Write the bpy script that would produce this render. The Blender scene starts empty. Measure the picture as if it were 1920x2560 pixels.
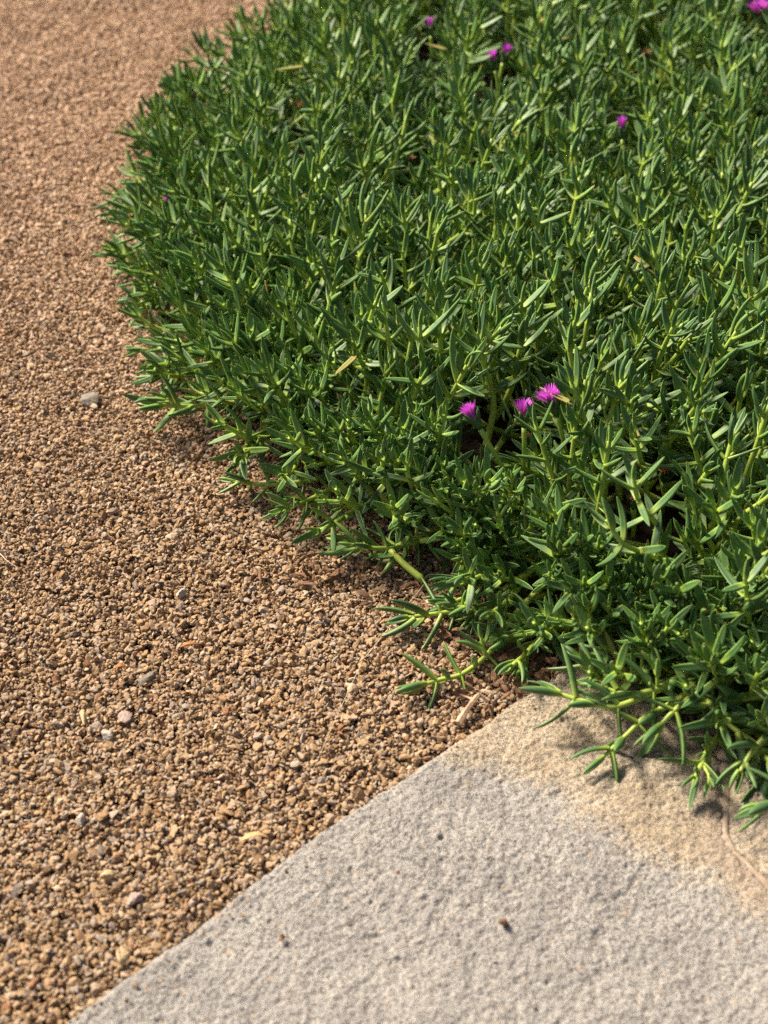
import bpy, math, random
import numpy as np
from mathutils import Vector, Matrix

R = math.radians
random.seed(11)
rng = np.random.default_rng(11)
scene = bpy.context.scene
COL = scene.collection

# ------------------------------------------------------------------ camera
CAM_H, PITCH, LENS = 0.95, 40.0, 50.0
cam = bpy.data.cameras.new("camera")
cam.lens = LENS
cam.sensor_fit = 'VERTICAL'
cam.sensor_height = 36.0
cam.sensor_width = 27.0
cam.clip_start, cam.clip_end = 0.02, 500
cam_o = bpy.data.objects.new("camera", cam)
COL.objects.link(cam_o)
cam_o.location = (0, 0, CAM_H)
cam_o.rotation_euler = (R(90 - PITCH), 0, 0)
cam.dof.use_dof = True
cam.dof.focus_distance = 1.40
cam.dof.aperture_fstop = 5.0
cam.dof.aperture_blades = 9
scene.camera = cam_o

# ------------------------------------------------------------------ light
SUN_EL, SUN_AZ = 45.0, -54.0            # azimuth from +Y towards +X
to_sun = Vector((math.sin(R(SUN_AZ)) * math.cos(R(SUN_EL)), math.cos(R(SUN_AZ)) * math.cos(R(SUN_EL)), math.sin(R(SUN_EL))))
world = bpy.data.worlds.new("World")
scene.world = world
world.use_nodes = True
wn = world.node_tree
sky = wn.nodes.new("ShaderNodeTexSky")
sky.sky_type = 'NISHITA'
sky.sun_disc = False
sky.sun_elevation = R(SUN_EL)
sky.sun_rotation = R(SUN_AZ)
sky.dust_density = 5.0
sky.air_density = 0.8
sky.ozone_density = 0.5
wn.links.new(sky.outputs[0], wn.nodes["Background"].inputs[0])
wn.nodes["Background"].inputs[1].default_value = 0.062
sl = bpy.data.lights.new("sun", 'SUN')
sl.energy = 5.0
sl.angle = R(15)
sl.color = (1.0, 0.88, 0.72)
sun = bpy.data.objects.new("sun", sl)
COL.objects.link(sun)
sun.location = to_sun * 20
sun.rotation_euler = to_sun.to_track_quat('Z', 'Y').to_euler()

scene.view_settings.view_transform = 'Standard'
scene.view_settings.look = 'None'
scene.view_settings.exposure = 0.90
scene.view_settings.gamma = 1.0
scene.render.engine = 'CYCLES'
scene.cycles.use_denoising = False
scene.cycles.max_bounces = 8

# ------------------------------------------------------------------ helpers
FPX = LENS / 36.0 * 2560.0
def at(px, py, z=0.0):
    """point on the level z seen at photo pixel (px, py)"""
    dx, dy = (px - 960) / FPX, -(py - 1280) / FPX
    p = R(PITCH)
    d = Vector((dx, math.cos(p) + dy * math.sin(p), -math.sin(p) + dy * math.cos(p)))
    t = (z - CAM_H) / d.z
    return Vector((0, 0, CAM_H)) + d * t
def project(P):
    P = np.asarray(P, float) - np.array([0, 0, CAM_H])
    p = R(PITCH)
    f = P[..., 1] * math.cos(p) - P[..., 2] * math.sin(p)
    u = P[..., 1] * math.sin(p) + P[..., 2] * math.cos(p)
    return 960 + FPX * P[..., 0] / f, 1280 - FPX * u / f, f

def tag(o, label=None, cat=None, group=None, kind=None):
    if label: o['label'] = label
    if cat: o['category'] = cat
    if group: o['group'] = group
    if kind: o['kind'] = kind
    return o
def empty(name, loc=(0, 0, 0)):
    o = bpy.data.objects.new(name, None)
    o.empty_display_size = 0.02
    o.location = loc
    COL.objects.link(o)
    return o
def link_obj(name, me, parent=None, loc=None):
    o = bpy.data.objects.new(name, me)
    COL.objects.link(o)
    if parent is not None: o.parent = parent
    if loc is not None: o.location = loc
    return o

class MB:
    """collects vertices, faces of one size and point attributes"""
    def __init__(self): self.v, self.f, self.a, self.n = [], [], {}, 0
    def add(self, v, f, **attrs):
        v = np.asarray(v, float)
        for k in set(self.a) | set(attrs):
            if k not in self.a: self.a[k] = [np.zeros(self.n)] if self.n else []
            self.a[k].append(np.broadcast_to(np.asarray(attrs.get(k, 0.0), float), (len(v),)).copy())
        self.v.append(v)
        self.f.append([np.asarray(x, int) + self.n for x in (f if isinstance(f, list) else [f])])
        self.n += len(v)
    def add_mb(self, other, M=None, **over):
        V, fs, A = other.arrays()
        if M is not None:
            M = np.array(M)
            V = V @ M[:3, :3].T + M[:3, 3]
        A = dict(A); A.update(over)
        self.add(V, fs, **A)
    def arrays(self):
        V = np.concatenate(self.v) if self.v else np.zeros((0, 3))
        bysize = {}
        for fl in self.f:
            for x in fl:
                if len(x): bysize.setdefault(x.shape[1], []).append(x)
        return V, [np.concatenate(x) for x in bysize.values()], {k: np.concatenate(x) for k, x in self.a.items()}
    def mesh(self, name, mat, smooth=True):
        V, fs, A = self.arrays()
        me = bpy.data.meshes.new(name)
        me.vertices.add(len(V)); me.vertices.foreach_set("co", V.astype(np.float32).ravel())
        loops = np.concatenate([x.ravel() for x in fs])
        sizes = np.concatenate([np.full(len(x), x.shape[1]) for x in fs])
        me.loops.add(len(loops)); me.loops.foreach_set("vertex_index", loops.astype(np.int32))
        me.polygons.add(len(sizes))
        starts = np.concatenate([[0], np.cumsum(sizes)[:-1]])
        me.polygons.foreach_set("loop_start", starts.astype(np.int32))
        me.polygons.foreach_set("use_smooth", np.full(len(sizes), smooth, dtype=bool))
        for k, x in A.items():
            at_ = me.attributes.new(k, 'FLOAT', 'POINT')
            at_.data.foreach_set("value", x.astype(np.float32))
        me.update(calc_edges=True)
        me.materials.append(mat)
        return me
    def build(self, name, mat, parent=None, loc=None, smooth=True):
        return link_obj(name, self.mesh(name, mat, smooth), parent, loc)

def lattice_noise(x, y, scale, seed):
    r = np.random.default_rng(seed)
    T = r.random((256, 256))
    X, Y = np.asarray(x) / scale + 97.3, np.asarray(y) / scale + 51.7
    i, j = np.floor(X).astype(int), np.floor(Y).astype(int)
    fx, fy = X - i, Y - j
    fx, fy = fx * fx * (3 - 2 * fx), fy * fy * (3 - 2 * fy)
    g = lambda a, b: T[a % 256, b % 256]
    return (g(i, j) * (1 - fx) + g(i + 1, j) * fx) * (1 - fy) + (g(i, j + 1) * (1 - fx) + g(i + 1, j + 1) * fx) * fy - 0.5
def fbm(x, y, scale, seed, octv=4, gain=0.5):
    s, a = 0.0, 1.0
    for k in range(octv):
        s = s + a * lattice_noise(x, y, scale / 2.03 ** k, seed + k); a *= gain
    return s
def poly_sd(px, py, poly):
    """signed distance, negative inside"""
    poly = np.asarray(poly, float)
    px, py = np.asarray(px, float), np.asarray(py, float)
    d = np.full(px.shape, 1e9); inside = np.zeros(px.shape, bool)
    n = len(poly)
    for k in range(n):
        a, b = poly[k], poly[(k + 1) % n]
        e = b - a
        t = np.clip(((px - a[0]) * e[0] + (py - a[1]) * e[1]) / (e @ e + 1e-12), 0, 1)
        d = np.minimum(d, np.hypot(px - a[0] - t * e[0], py - a[1] - t * e[1]))
        c = ((a[1] > py) != (b[1] > py))
        with np.errstate(divide='ignore', invalid='ignore'):
            xi = (b[0] - a[0]) * (py - a[1]) / (b[1] - a[1] + 1e-15) + a[0]
        inside ^= c & (px < xi)
    return np.where(inside, -d, d)

# ------------------------------------------------------------------ materials
class NT:
    def __init__(self, name):
        self.m = bpy.data.materials.new(name); self.m.use_nodes = True
        self.t = self.m.node_tree; self.bsdf = self.t.nodes["Principled BSDF"]
    def n(self, typ, **kw):
        nd = self.t.nodes.new(typ)
        for k, v in kw.items(): setattr(nd, k, v)
        return nd
    def l(self, a, b): self.t.links.new(a, b)
    def attr(self, name, out="Fac", typ='GEOMETRY'):
        nd = self.n("ShaderNodeAttribute"); nd.attribute_name = name; nd.attribute_type = typ
        return nd.outputs[out]
    def noise(self, scale, detail=3, rough=0.6, dim='3D', vec=None):
        nd = self.n("ShaderNodeTexNoise"); nd.inputs["Scale"].default_value = scale
        nd.inputs["Detail"].default_value = detail; nd.inputs["Roughness"].default_value = rough
        if vec is None: vec = self.n("ShaderNodeTexCoord").outputs["Object"]
        self.l(vec, nd.inputs["Vector"])
        return nd.outputs["Fac"]
    def ramp(self, src, stops, interp='LINEAR'):
        nd = self.n("ShaderNodeValToRGB"); cr = nd.color_ramp; cr.interpolation = interp
        while len(cr.elements) < len(stops): cr.elements.new(0.5)
        for e, (p, c) in zip(cr.elements, stops):
            e.position = p; e.color = (*c, 1) if len(c) == 3 else c
        self.l(src, nd.inputs[0]); return nd.outputs[0]
    def mix(self, fac, a, b, blend='MIX'):
        nd = self.n("ShaderNodeMix"); nd.data_type = 'RGBA'; nd.blend_type = blend
        for s, i in ((fac, 0), (a, 6), (b, 7)):
            if hasattr(s, "is_output"): self.l(s, nd.inputs[i])
            elif i == 0: nd.inputs[0].default_value = s
            else: nd.inputs[i].default_value = (*s, 1)
        return nd.outputs[2]
    def math(self, op, a, b=0.0, clamp=False):
        nd = self.n("ShaderNodeMath"); nd.operation = op; nd.use_clamp = clamp
        for s, i in ((a, 0), (b, 1)):
            if hasattr(s, "is_output"): self.l(s, nd.inputs[i])
            else: nd.inputs[i].default_value = s
        return nd.outputs[0]
    def bump(self, h, strength, dist):
        nd = self.n("ShaderNodeBump"); nd.inputs["Strength"].default_value = strength
        nd.inputs["Distance"].default_value = dist
        self.l(h, nd.inputs["Height"]); self.l(nd.outputs[0], self.bsdf.inputs["Normal"])
    def set(self, **kw):
        for k, v in kw.items():
            s = self.bsdf.inputs[k.replace("_", " ")]
            if hasattr(v, "is_output"): self.l(v, s)
            else: s.default_value = (*v, 1) if isinstance(v, tuple) and len(v) == 3 and s.type == 'RGBA' else v

def leaf_material():
    k = NT("succulent leaf")
    rnd, edge, along = k.attr("rnd"), k.attr("edge"), k.attr("along")
    c = k.ramp(rnd, [(0, (0.026, 0.076, 0.024)), (0.45, (0.045, 0.122, 0.033)), (0.8, (0.078, 0.180, 0.040)), (1, (0.15, 0.275, 0.046))])
    c = k.mix(k.math('MULTIPLY', k.noise(160, 2), 0.35), c, (0.095, 0.165, 0.065))
    c = k.mix(k.math('MULTIPLY', k.math('POWER', edge, 2.2), 0.68), c, (0.23, 0.36, 0.075))
    base = k.math('SUBTRACT', 1.0, k.math('MULTIPLY', along, 3.0), True)
    c = k.mix(k.math('MULTIPLY', base, 0.75), c, (0.33, 0.44, 0.045))
    tip = k.math('MULTIPLY', k.math('GREATER_THAN', along, 0.93), k.math('GREATER_THAN', rnd, 0.72))
    c = k.mix(k.math('MULTIPLY', tip, 0.7), c, (0.28, 0.09, 0.03))
    c = k.mix(k.math('MULTIPLY', k.math('GREATER_THAN', rnd, 1.2), k.math('MULTIPLY', k.noise(60, 3), 1.5), True), c, k.mix(k.noise(140, 3), (0.34, 0.30, 0.07), (0.20, 0.10, 0.04)))
    k.set(Base_Color=c, Roughness=k.math('ADD', 0.42, k.math('MULTIPLY', k.noise(90, 2), 0.22)), Subsurface_Weight=0.18, Subsurface_Scale=0.004)
    k.bsdf.inputs["Subsurface Radius"].default_value = (0.6, 1.0, 0.2)
    k.bsdf.inputs["Specular IOR Level"].default_value = 0.5
    return k.m
def stem_material():
    k = NT("succulent stem")
    rnd, along = k.attr("rnd"), k.attr("along")
    c = k.mix(along, (0.40, 0.47, 0.075), (0.28, 0.42, 0.055))
    c = k.mix(k.math('MULTIPLY', rnd, 0.5), c, (0.18, 0.31, 0.045))
    c = k.mix(k.math('MULTIPLY', k.noise(70, 3), 0.35), c, (0.46, 0.47, 0.13))
    k.set(Base_Color=c, Roughness=0.42, Subsurface_Weight=0.25, Subsurface_Scale=0.004)
    k.bsdf.inputs["Subsurface Radius"].default_value = (0.8, 1.0, 0.25)
    return k.m
def gravel_material():
    k = NT("crushed gravel")
    rnd = k.attr("rnd")
    stops = [(0.0, (0.12, 0.068, 0.032)), (0.08, (0.25, 0.148, 0.070)), (0.18, (0.35, 0.216, 0.108)), (0.34, (0.425, 0.28, 0.148)),
             (0.52, (0.42, 0.29, 0.170)), (0.68, (0.40, 0.295, 0.205)), (0.80, (0.38, 0.30, 0.235)), (0.88, (0.31, 0.275, 0.24)),
             (0.93, (0.48, 0.36, 0.22)), (0.965, (0.55, 0.46, 0.34)), (0.985, (0.31, 0.13, 0.055)), (1.0, (0.24, 0.11, 0.055))]
    c = k.ramp(rnd, stops)
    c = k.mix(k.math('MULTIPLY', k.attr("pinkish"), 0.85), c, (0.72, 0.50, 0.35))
    c = k.mix(k.math('MULTIPLY', k.noise(420, 4, 0.7), 0.75), c, k.mix(0.65, c, (0.20, 0.125, 0.07)))
    c = k.mix(k.ramp(k.noise(900, 2), [(0.55, (0, 0, 0)), (0.72, (0.5, 0.5, 0.5))]), c, (0.66, 0.52, 0.36))
    k.set(Base_Color=c, Roughness=0.85)
    k.bsdf.inputs["Specular IOR Level"].default_value = 0.25
    k.bump(k.noise(1100, 4, 0.7), 0.55, 0.001)
    return k.m
def slab_material(warm_all=False):
    k = NT("riven sandstone" + (" tan" if warm_all else ""))
    n1, n2, n3 = k.noise(16, 6, 0.7), k.noise(330, 4, 0.75), k.noise(640, 3, 0.7)
    grey = k.ramp(n1, [(0.28, (0.25, 0.236, 0.225)), (0.42, (0.33, 0.313, 0.298)), (0.53, (0.39, 0.369, 0.343)), (0.64, (0.45, 0.428, 0.395)), (0.76, (0.43, 0.37, 0.285))])
    tan = k.ramp(n1, [(0.3, (0.34, 0.26, 0.17)), (0.45, (0.46, 0.365, 0.245)), (0.6, (0.53, 0.44, 0.32)), (0.75, (0.55, 0.46, 0.36))])
    warm = k.attr("warm")
    wf = k.math('ADD', warm, k.math('MULTIPLY', k.math('SUBTRACT', k.noise(38, 5, 0.7), 0.5), 0.75), True)
    c = k.mix(wf, grey, tan)
    c = k.mix(k.ramp(n2, [(0.38, (0.95, 0.95, 0.95)), (0.51, (0, 0, 0))]), c, (0.15, 0.125, 0.105))
    c = k.mix(k.ramp(n2, [(0.56, (0, 0, 0)), (0.70, (0.6, 0.6, 0.6))]), c, (0.60, 0.56, 0.50))
    c = k.mix(k.ramp(n3, [(0.56, (0, 0, 0)), (0.66, (0.85, 0.85, 0.85))]), c, (0.62, 0.59, 0.54))
    c = k.mix(k.ramp(k.noise(120, 2), [(0.66, (0, 0, 0)), (0.72, (0.5, 0.5, 0.5))]), c, (0.50, 0.32, 0.16))
    c = k.mix(k.math('MULTIPLY', k.attr("pink"), k.math('ADD', 0.35, k.math('MULTIPLY', k.noise(60, 4, 0.7), 0.9)), True), c, k.ramp(n2, [(0.3, (0.29, 0.22, 0.165)), (0.7, (0.45, 0.36, 0.285))]))
    c = k.mix(k.math('MULTIPLY', k.attr("dark"), 0.75), c, (0.07, 0.07, 0.055))
    k.set(Base_Color=c, Roughness=0.82)
    k.bsdf.inputs["Specular IOR Level"].default_value = 0.3
    h = k.math('ADD', k.math('MULTIPLY', n2, 1.0), k.math('MULTIPLY', n3, 0.5))
    k.bump(h, 0.9, 0.004)
    return k.m
def plain(name, c1, c2, scale=200, rough=0.8, bump=0.4, attr=None):
    k = NT(name)
    f = k.noise(scale, 4, 0.65)
    c = k.ramp(f, [(0.32, c1), (0.68, c2)])
    k.set(Base_Color=c, Roughness=rough)
    k.bsdf.inputs["Specular IOR Level"].default_value = 0.25
    if bump: k.bump(k.noise(scale * 3, 3), bump, 0.001)
    return k.m
def petal_material():
    k = NT("magenta petal")
    along, rnd = k.attr("along"), k.attr("rnd")
    c = k.ramp(along, [(0.0, (0.75, 0.62, 0.20)), (0.10, (0.78, 0.32, 0.40)), (0.28, (0.70, 0.10, 0.64)), (1.0, (0.68, 0.075, 0.74))])
    c = k.mix(k.math('MULTIPLY', rnd, 0.3), c, (0.80, 0.25, 0.78))
    k.set(Base_Color=c, Roughness=0.5, Subsurface_Weight=0.2, Subsurface_Scale=0.002)
    tr = k.n("ShaderNodeBsdfTranslucent"); k.l(c, tr.inputs[0])
    mx = k.n("ShaderNodeMixShader"); mx.inputs[0].default_value = 0.35
    k.l(k.bsdf.outputs[0], mx.inputs[1]); k.l(tr.outputs[0], mx.inputs[2])
    k.l(mx.outputs[0], k.t.nodes["Material Output"].inputs[0])
    return k.m

M_LEAF, M_STEM, M_GRAVEL, M_SLAB = leaf_material(), stem_material(), gravel_material(), slab_material()
M_SLAB2 = slab_material(True)
M_MORTAR = plain("pink mortar", (0.29, 0.22, 0.16), (0.44, 0.355, 0.275), 260, 0.9, 0.7)
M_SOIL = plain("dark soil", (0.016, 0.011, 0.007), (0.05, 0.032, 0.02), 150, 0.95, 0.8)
M_BED = plain("gravel fines", (0.16, 0.10, 0.055), (0.30, 0.19, 0.10), 400, 0.95, 0.8)
M_BARK = plain("bark litter", (0.09, 0.045, 0.025), (0.27, 0.15, 0.085), 260, 0.85, 0.5)
M_DRY = plain("dry tan leaf", (0.45, 0.27, 0.12), (0.62, 0.42, 0.22), 150, 0.7, 0.3)
M_RUST = plain("rust dry leaf", (0.28, 0.10, 0.035), (0.42, 0.19, 0.07), 150, 0.7, 0.3)
M_WOOD = plain("split wood", (0.38, 0.24, 0.14), (0.58, 0.41, 0.28), 220, 0.75, 0.4)
M_STRAW = plain("pale straw", (0.55, 0.42, 0.28), (0.72, 0.60, 0.45), 200, 0.6, 0)
M_GREY = plain("grey stone", (0.15, 0.125, 0.10), (0.29, 0.25, 0.205), 330, 0.85, 0.6)
M_CREAM = plain("cream stone", (0.42, 0.31, 0.165), (0.58, 0.45, 0.27), 330, 0.8, 0.5)
M_PINKST = plain("pinkish stone", (0.29, 0.21, 0.175), (0.43, 0.335, 0.29), 330, 0.85, 0.5)
M_WHITEST = plain("whitish stone", (0.32, 0.275, 0.23), (0.48, 0.425, 0.36), 330, 0.8, 0.5)
M_YELLEAF = plain("yellowing leaf", (0.36, 0.36, 0.12), (0.50, 0.47, 0.20), 120, 0.5, 0.1)
M_PETAL = petal_material()
M_SEPAL = plain("green calyx", (0.035, 0.075, 0.025), (0.07, 0.12, 0.04), 200, 0.45, 0.1)
M_WITHER = plain("withered petals", (0.36, 0.13, 0.06), (0.62, 0.36, 0.20), 300, 0.7, 0.3)

# ------------------------------------------------------------------ the setting: soil, gravel, slabs
def px_poly(pts, z=0.0, s=1.1574): return np.array([at(x * s, y * s, z)[:2] for x, y in pts])
SLAB_Z = 0.007
slab_poly = px_poly([(60, 2272), (140, 2212), (400, 2014), (640, 1836), (800, 1722), (930, 1640), (1050, 1556), (1112, 1508), (1160, 1488), (1222, 1436),
                     (1290, 1392), (1345, 1400), (1400, 1450), (1440, 1500), (1475, 1560), (1520, 1590), (1562, 1640), (1562, 1740), (1562, 1800), (1588, 1842),
                     (1650, 1905), (1800, 2060), (2000, 2300), (2100, 2900), (-300, 2900), (-160, 2440)], SLAB_Z)
slab2_poly = px_poly([(1577, 1600), (1577, 1700), (1575, 1800), (1594, 1835), (1655, 1893), (1818, 2055), (2100, 2250), (2250, 1900), (2050, 1640), (1760, 1560)], SLAB_Z)
mat_poly = px_poly([(680, 110), (600, 190), (506, 260), (438, 360), (405, 470), (404, 580), (430, 690), (500, 775), (566, 872), (655, 966), (742, 1060), (874, 1130),
                    (1006, 1200), (1120, 1265), (1215, 1330), (1310, 1385), (1430, 1440), (1540, 1500), (1680, 1560), (1900, 1620), (2300, 1560), (2500, 600), (2400, -60), (1700, -160), (1200, -60), (900, 30)])

g = MB()
X, Y = np.meshgrid(np.linspace(-60, 60, 61), np.linspace(-40, 160, 101))
V = np.stack([X.ravel(), Y.ravel(), np.full(X.size, -0.022)], 1)
def grid_faces(nx, ny):
    i = np.arange(nx - 1)[None, :] + nx * np.arange(ny - 1)[:, None]
    return np.stack([i, i + 1, i + nx + 1, i + nx], -1).reshape(-1, 4)
g.add(V, grid_faces(61, 101))
tag(g.build("ground", M_BED), "compacted fines under the gravel", None, None, 'structure')
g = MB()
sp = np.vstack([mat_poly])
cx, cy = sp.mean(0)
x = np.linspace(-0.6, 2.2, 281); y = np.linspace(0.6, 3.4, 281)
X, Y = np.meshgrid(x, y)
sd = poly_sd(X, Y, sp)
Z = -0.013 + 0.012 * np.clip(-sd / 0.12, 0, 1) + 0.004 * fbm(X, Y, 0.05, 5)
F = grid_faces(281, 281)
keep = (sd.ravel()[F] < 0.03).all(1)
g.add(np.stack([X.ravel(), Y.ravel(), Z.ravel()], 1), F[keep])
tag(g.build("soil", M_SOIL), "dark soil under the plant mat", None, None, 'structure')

def slab(name, poly, z0, mat, seed, warmfn, darkfn, cell=0.0014, amp=1.0, seam=None):
    x0, y0 = np.maximum(poly.min(0) - 0.01, (-0.8, 0.38)); x1, y1 = np.minimum(poly.max(0) + 0.01, (0.75, 2.0))
    nx, ny = int((x1 - x0) / cell) + 1, int((y1 - y0) / cell) + 1
    X, Y = np.meshgrid(np.linspace(x0, x1, nx), np.linspace(y0, y1, ny))
    X = X + cell * 0.3 * rng.normal(size=X.shape); Y = Y + cell * 0.3 * rng.normal(size=X.shape)
    sd = poly_sd(X, Y, poly)
    sd = sd + 0.0012 * fbm(X, Y, 0.02, seed + 3) + 0.0007 * lattice_noise(X, Y, 0.06, seed + 8)
    Z = z0 + amp * (0.0038 * fbm(X, Y, 0.11, seed) + 0.0010 * fbm(X, Y, 0.018, seed + 20, 2, 0.7) + 0.0021 * fbm(X * 0.8 + Y * 0.6, (Y * 0.8 - X * 0.6) * 1.5, 0.0064, seed + 30, 3, 0.8))
    pits = np.clip(lattice_noise(X, Y, 0.010, seed + 40) + 0.5 * lattice_noise(X, Y, 0.06, seed + 45) - 0.50, 0, 1)
    Z = Z - 0.014 * pits + 0.0022 * np.tanh(6 * lattice_noise(X, Y, 0.085, seed + 60))
    Z = Z - 0.0022 * np.clip((sd + 0.006) / 0.006, 0, 1) ** 2
    Z = np.where(sd > 0, Z - 0.045 * np.clip(sd / 0.004, 0, 1), Z)
    F = grid_faces(nx, ny)
    keep = (sd.ravel()[F] < 0.0075).all(1)
    used = np.zeros(X.size, bool); used[F[keep].ravel()] = True
    idx = np.cumsum(used) - 1
    P = np.stack([X.ravel(), Y.ravel(), Z.ravel()], 1)[used]
    m = MB(); m.add(P, idx[F[keep]], pink=np.clip(1.1 - dist_line(P[:, 0], P[:, 1], seam) / 0.032 + 0.9 * fbm(P[:, 0], P[:, 1], 0.03, 88), 0, 0.8) if seam is not None else 0.0, warm=warmfn(P[:, 0], P[:, 1]), dark=darkfn(P[:, 0], P[:, 1]))
    o = m.build(name, mat)
    return o
back_edge = px_poly([(1040, 1560), (1222, 1436), (1400, 1450), (1530, 1590), (1556, 1740), (1600, 1850), (1700, 1960)], SLAB_Z)
def dist_line(x, y, line):
    d = np.full(x.shape, 9.0)
    for a, b in zip(line[:-1], line[1:]):
        e = b - a; t = np.clip(((x - a[0]) * e[0] + (y - a[1]) * e[1]) / (e @ e), 0, 1)
        d = np.minimum(d, np.hypot(x - a[0] - t * e[0], y - a[1] - t * e[1]))
    return d
band = px_poly([(880, 1640), (1010, 1640), (1120, 1690), (1260, 1760), (1390, 1830), (1480, 1890), (1580, 1930), (1680, 1990), (1900, 2100), (2000, 1500), (1300, 1300), (1000, 1500)], SLAB_Z)
def warm1(x, y):
    return np.clip(0.5 - (poly_sd(x, y, band) + 0.030 * fbm(x, y, 0.05, 66, 5, 0.75)) / 0.034, -0.1, 1.0)
moss = [at(1660, 1715 , SLAB_Z), at(1770, 1830, SLAB_Z), at(1530, 1735, SLAB_Z), at(1500, 1640, SLAB_Z)]
def dark1(x, y):
    r = np.zeros(x.shape)
    for p, s in zip(moss, (0.022, 0.020, 0.016, 0.014)):
        r = np.maximum(r, np.clip(1.3 - np.hypot(x - p.x, y - p.y) / s + 1.2 * fbm(x, y, 0.012, 77), 0, 1))
    return r
o = slab("stone_slab", slab_poly, SLAB_Z, M_SLAB, 100, warm1, dark1, seam=px_poly([(1570, 1560), (1572, 1700), (1570, 1800), (1640, 1880), (1800, 2040)], SLAB_Z))
tag(o, "large rough grey stone slab with a tan stained back corner beside the gravel", "stone slab")
o = slab("stone_slab", slab2_poly, SLAB_Z + 0.001, M_SLAB2, 300, lambda x, y: np.full(x.shape, 0.8), lambda x, y: x * 0)
tag(o, "small tan stone slab beyond the pink mortar joint at the right edge", "stone slab")
# mortar between the two slabs
mp = px_poly([(1470, 1550), (1500, 1640), (1485, 1740), (1490, 1815), (1550, 1890), (1670, 2020), (1900, 2250), (2000, 2200), (1830, 2030), (1640, 1840), (1610, 1790), (1610, 1560)], SLAB_Z)
x0, y0 = mp.min(0); x1, y1 = mp.max(0)
nx, ny = int((x1 - x0) / 0.002), int((y1 - y0) / 0.002)
X, Y = np.meshgrid(np.linspace(x0, x1, nx), np.linspace(y0, y1, ny))
sd = poly_sd(X, Y, mp)
s1 = poly_sd(X, Y, slab2_poly)
Z = SLAB_Z - 0.0032 + 0.0016 * fbm(X, Y, 0.03, 610) + 0.0014 * fbm(X, Y, 0.007, 640, 3, 0.7) + 0.0012 * np.exp(-(s1 - 0.003) ** 2 / 0.004 ** 2) - 0.02 * np.clip(-s1 / 0.01, 0, 1)
F = grid_faces(nx, ny); keep = (sd.ravel()[F] < 0).all(1)
m = MB(); m.add(np.stack([X.ravel(), Y.ravel(), Z.ravel()], 1), F[keep])
tag(m.build("mortar_joint", M_MORTAR), "pinkish mortar joint with a raised ridge between the two slabs", "mortar joint")

# ---- gravel
def icosphere(sub):
    t = (1 + 5 ** 0.5) / 2
    v = [(-1, t, 0), (1, t, 0), (-1, -t, 0), (1, -t, 0), (0, -1, t), (0, 1, t), (0, -1, -t), (0, 1, -t), (t, 0, -1), (t, 0, 1), (-t, 0, -1), (-t, 0, 1)]
    f = [(0, 11, 5), (0, 5, 1), (0, 1, 7), (0, 7, 10), (0, 10, 11), (1, 5, 9), (5, 11, 4), (11, 10, 2), (10, 7, 6), (7, 1, 8), (3, 9, 4), (3, 4, 2), (3, 2, 6), (3, 6, 8), (3, 8, 9), (4, 9, 5), (2, 4, 11), (6, 2, 10), (8, 6, 7), (9, 8, 1)]
    v = [Vector(p).normalized() for p in v]
    for _ in range(sub):
        cache, nf = {}, []
        def mid(a, b):
            k = (min(a, b), max(a, b))
            if k not in cache:
                cache[k] = len(v); v.append(((v[a] + v[b]) / 2).normalized())
            return cache[k]
        for a, b, c in f:
            ab, bc, ca = mid(a, b), mid(b, c), mid(c, a)
            nf += [(a, ab, ca), (b, bc, ab), (c, ca, bc), (ab, bc, ca)]
        f = nf
    return np.array([tuple(p) for p in v]), np.array(f)
ICO = {k: icosphere(k) for k in (0, 1, 2)}
def stone_shape(sub, r):
    """angular chip: a ball cut by random planes"""
    D, F = ICO[sub]
    n = r.normal(size=(8, 3)); n /= np.linalg.norm(n, axis=1)[:, None]
    h = r.uniform(0.48, 0.85, 8)
    dn = D @ n.T
    rad = np.min(np.where(dn > 0.05, h / np.maximum(dn, 0.05), 9), axis=1)
    rad = np.minimum(rad, 1.15) * (1 + 0.05 * r.normal(size=len(D)))
    return D * rad[:, None], F
SHAPES = {s: [stone_shape(s, np.random.default_rng(500 + k)) for k in range(40)] for s in (0, 1)}
def rand_rot(n, r):
    q = r.normal(size=(n, 4)); q /= np.linalg.norm(q, axis=1)[:, None]
    w, x, y, z = q.T
    return np.stack([np.stack([1 - 2 * (y * y + z * z), 2 * (x * y - z * w), 2 * (x * z + y * w)], -1),
                     np.stack([2 * (x * y + z * w), 1 - 2 * (x * x + z * z), 2 * (y * z - x * w)], -1),
                     np.stack([2 * (x * z - y * w), 2 * (y * z + x * w), 1 - 2 * (x * x + y * y)], -1)], 1)
gravel = MB()
def undulate(x, y): return 0.006 * fbm(x, y, 0.16, 900, 3) + 0.004 * fbm(x, y, 0.05, 950, 2)
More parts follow.
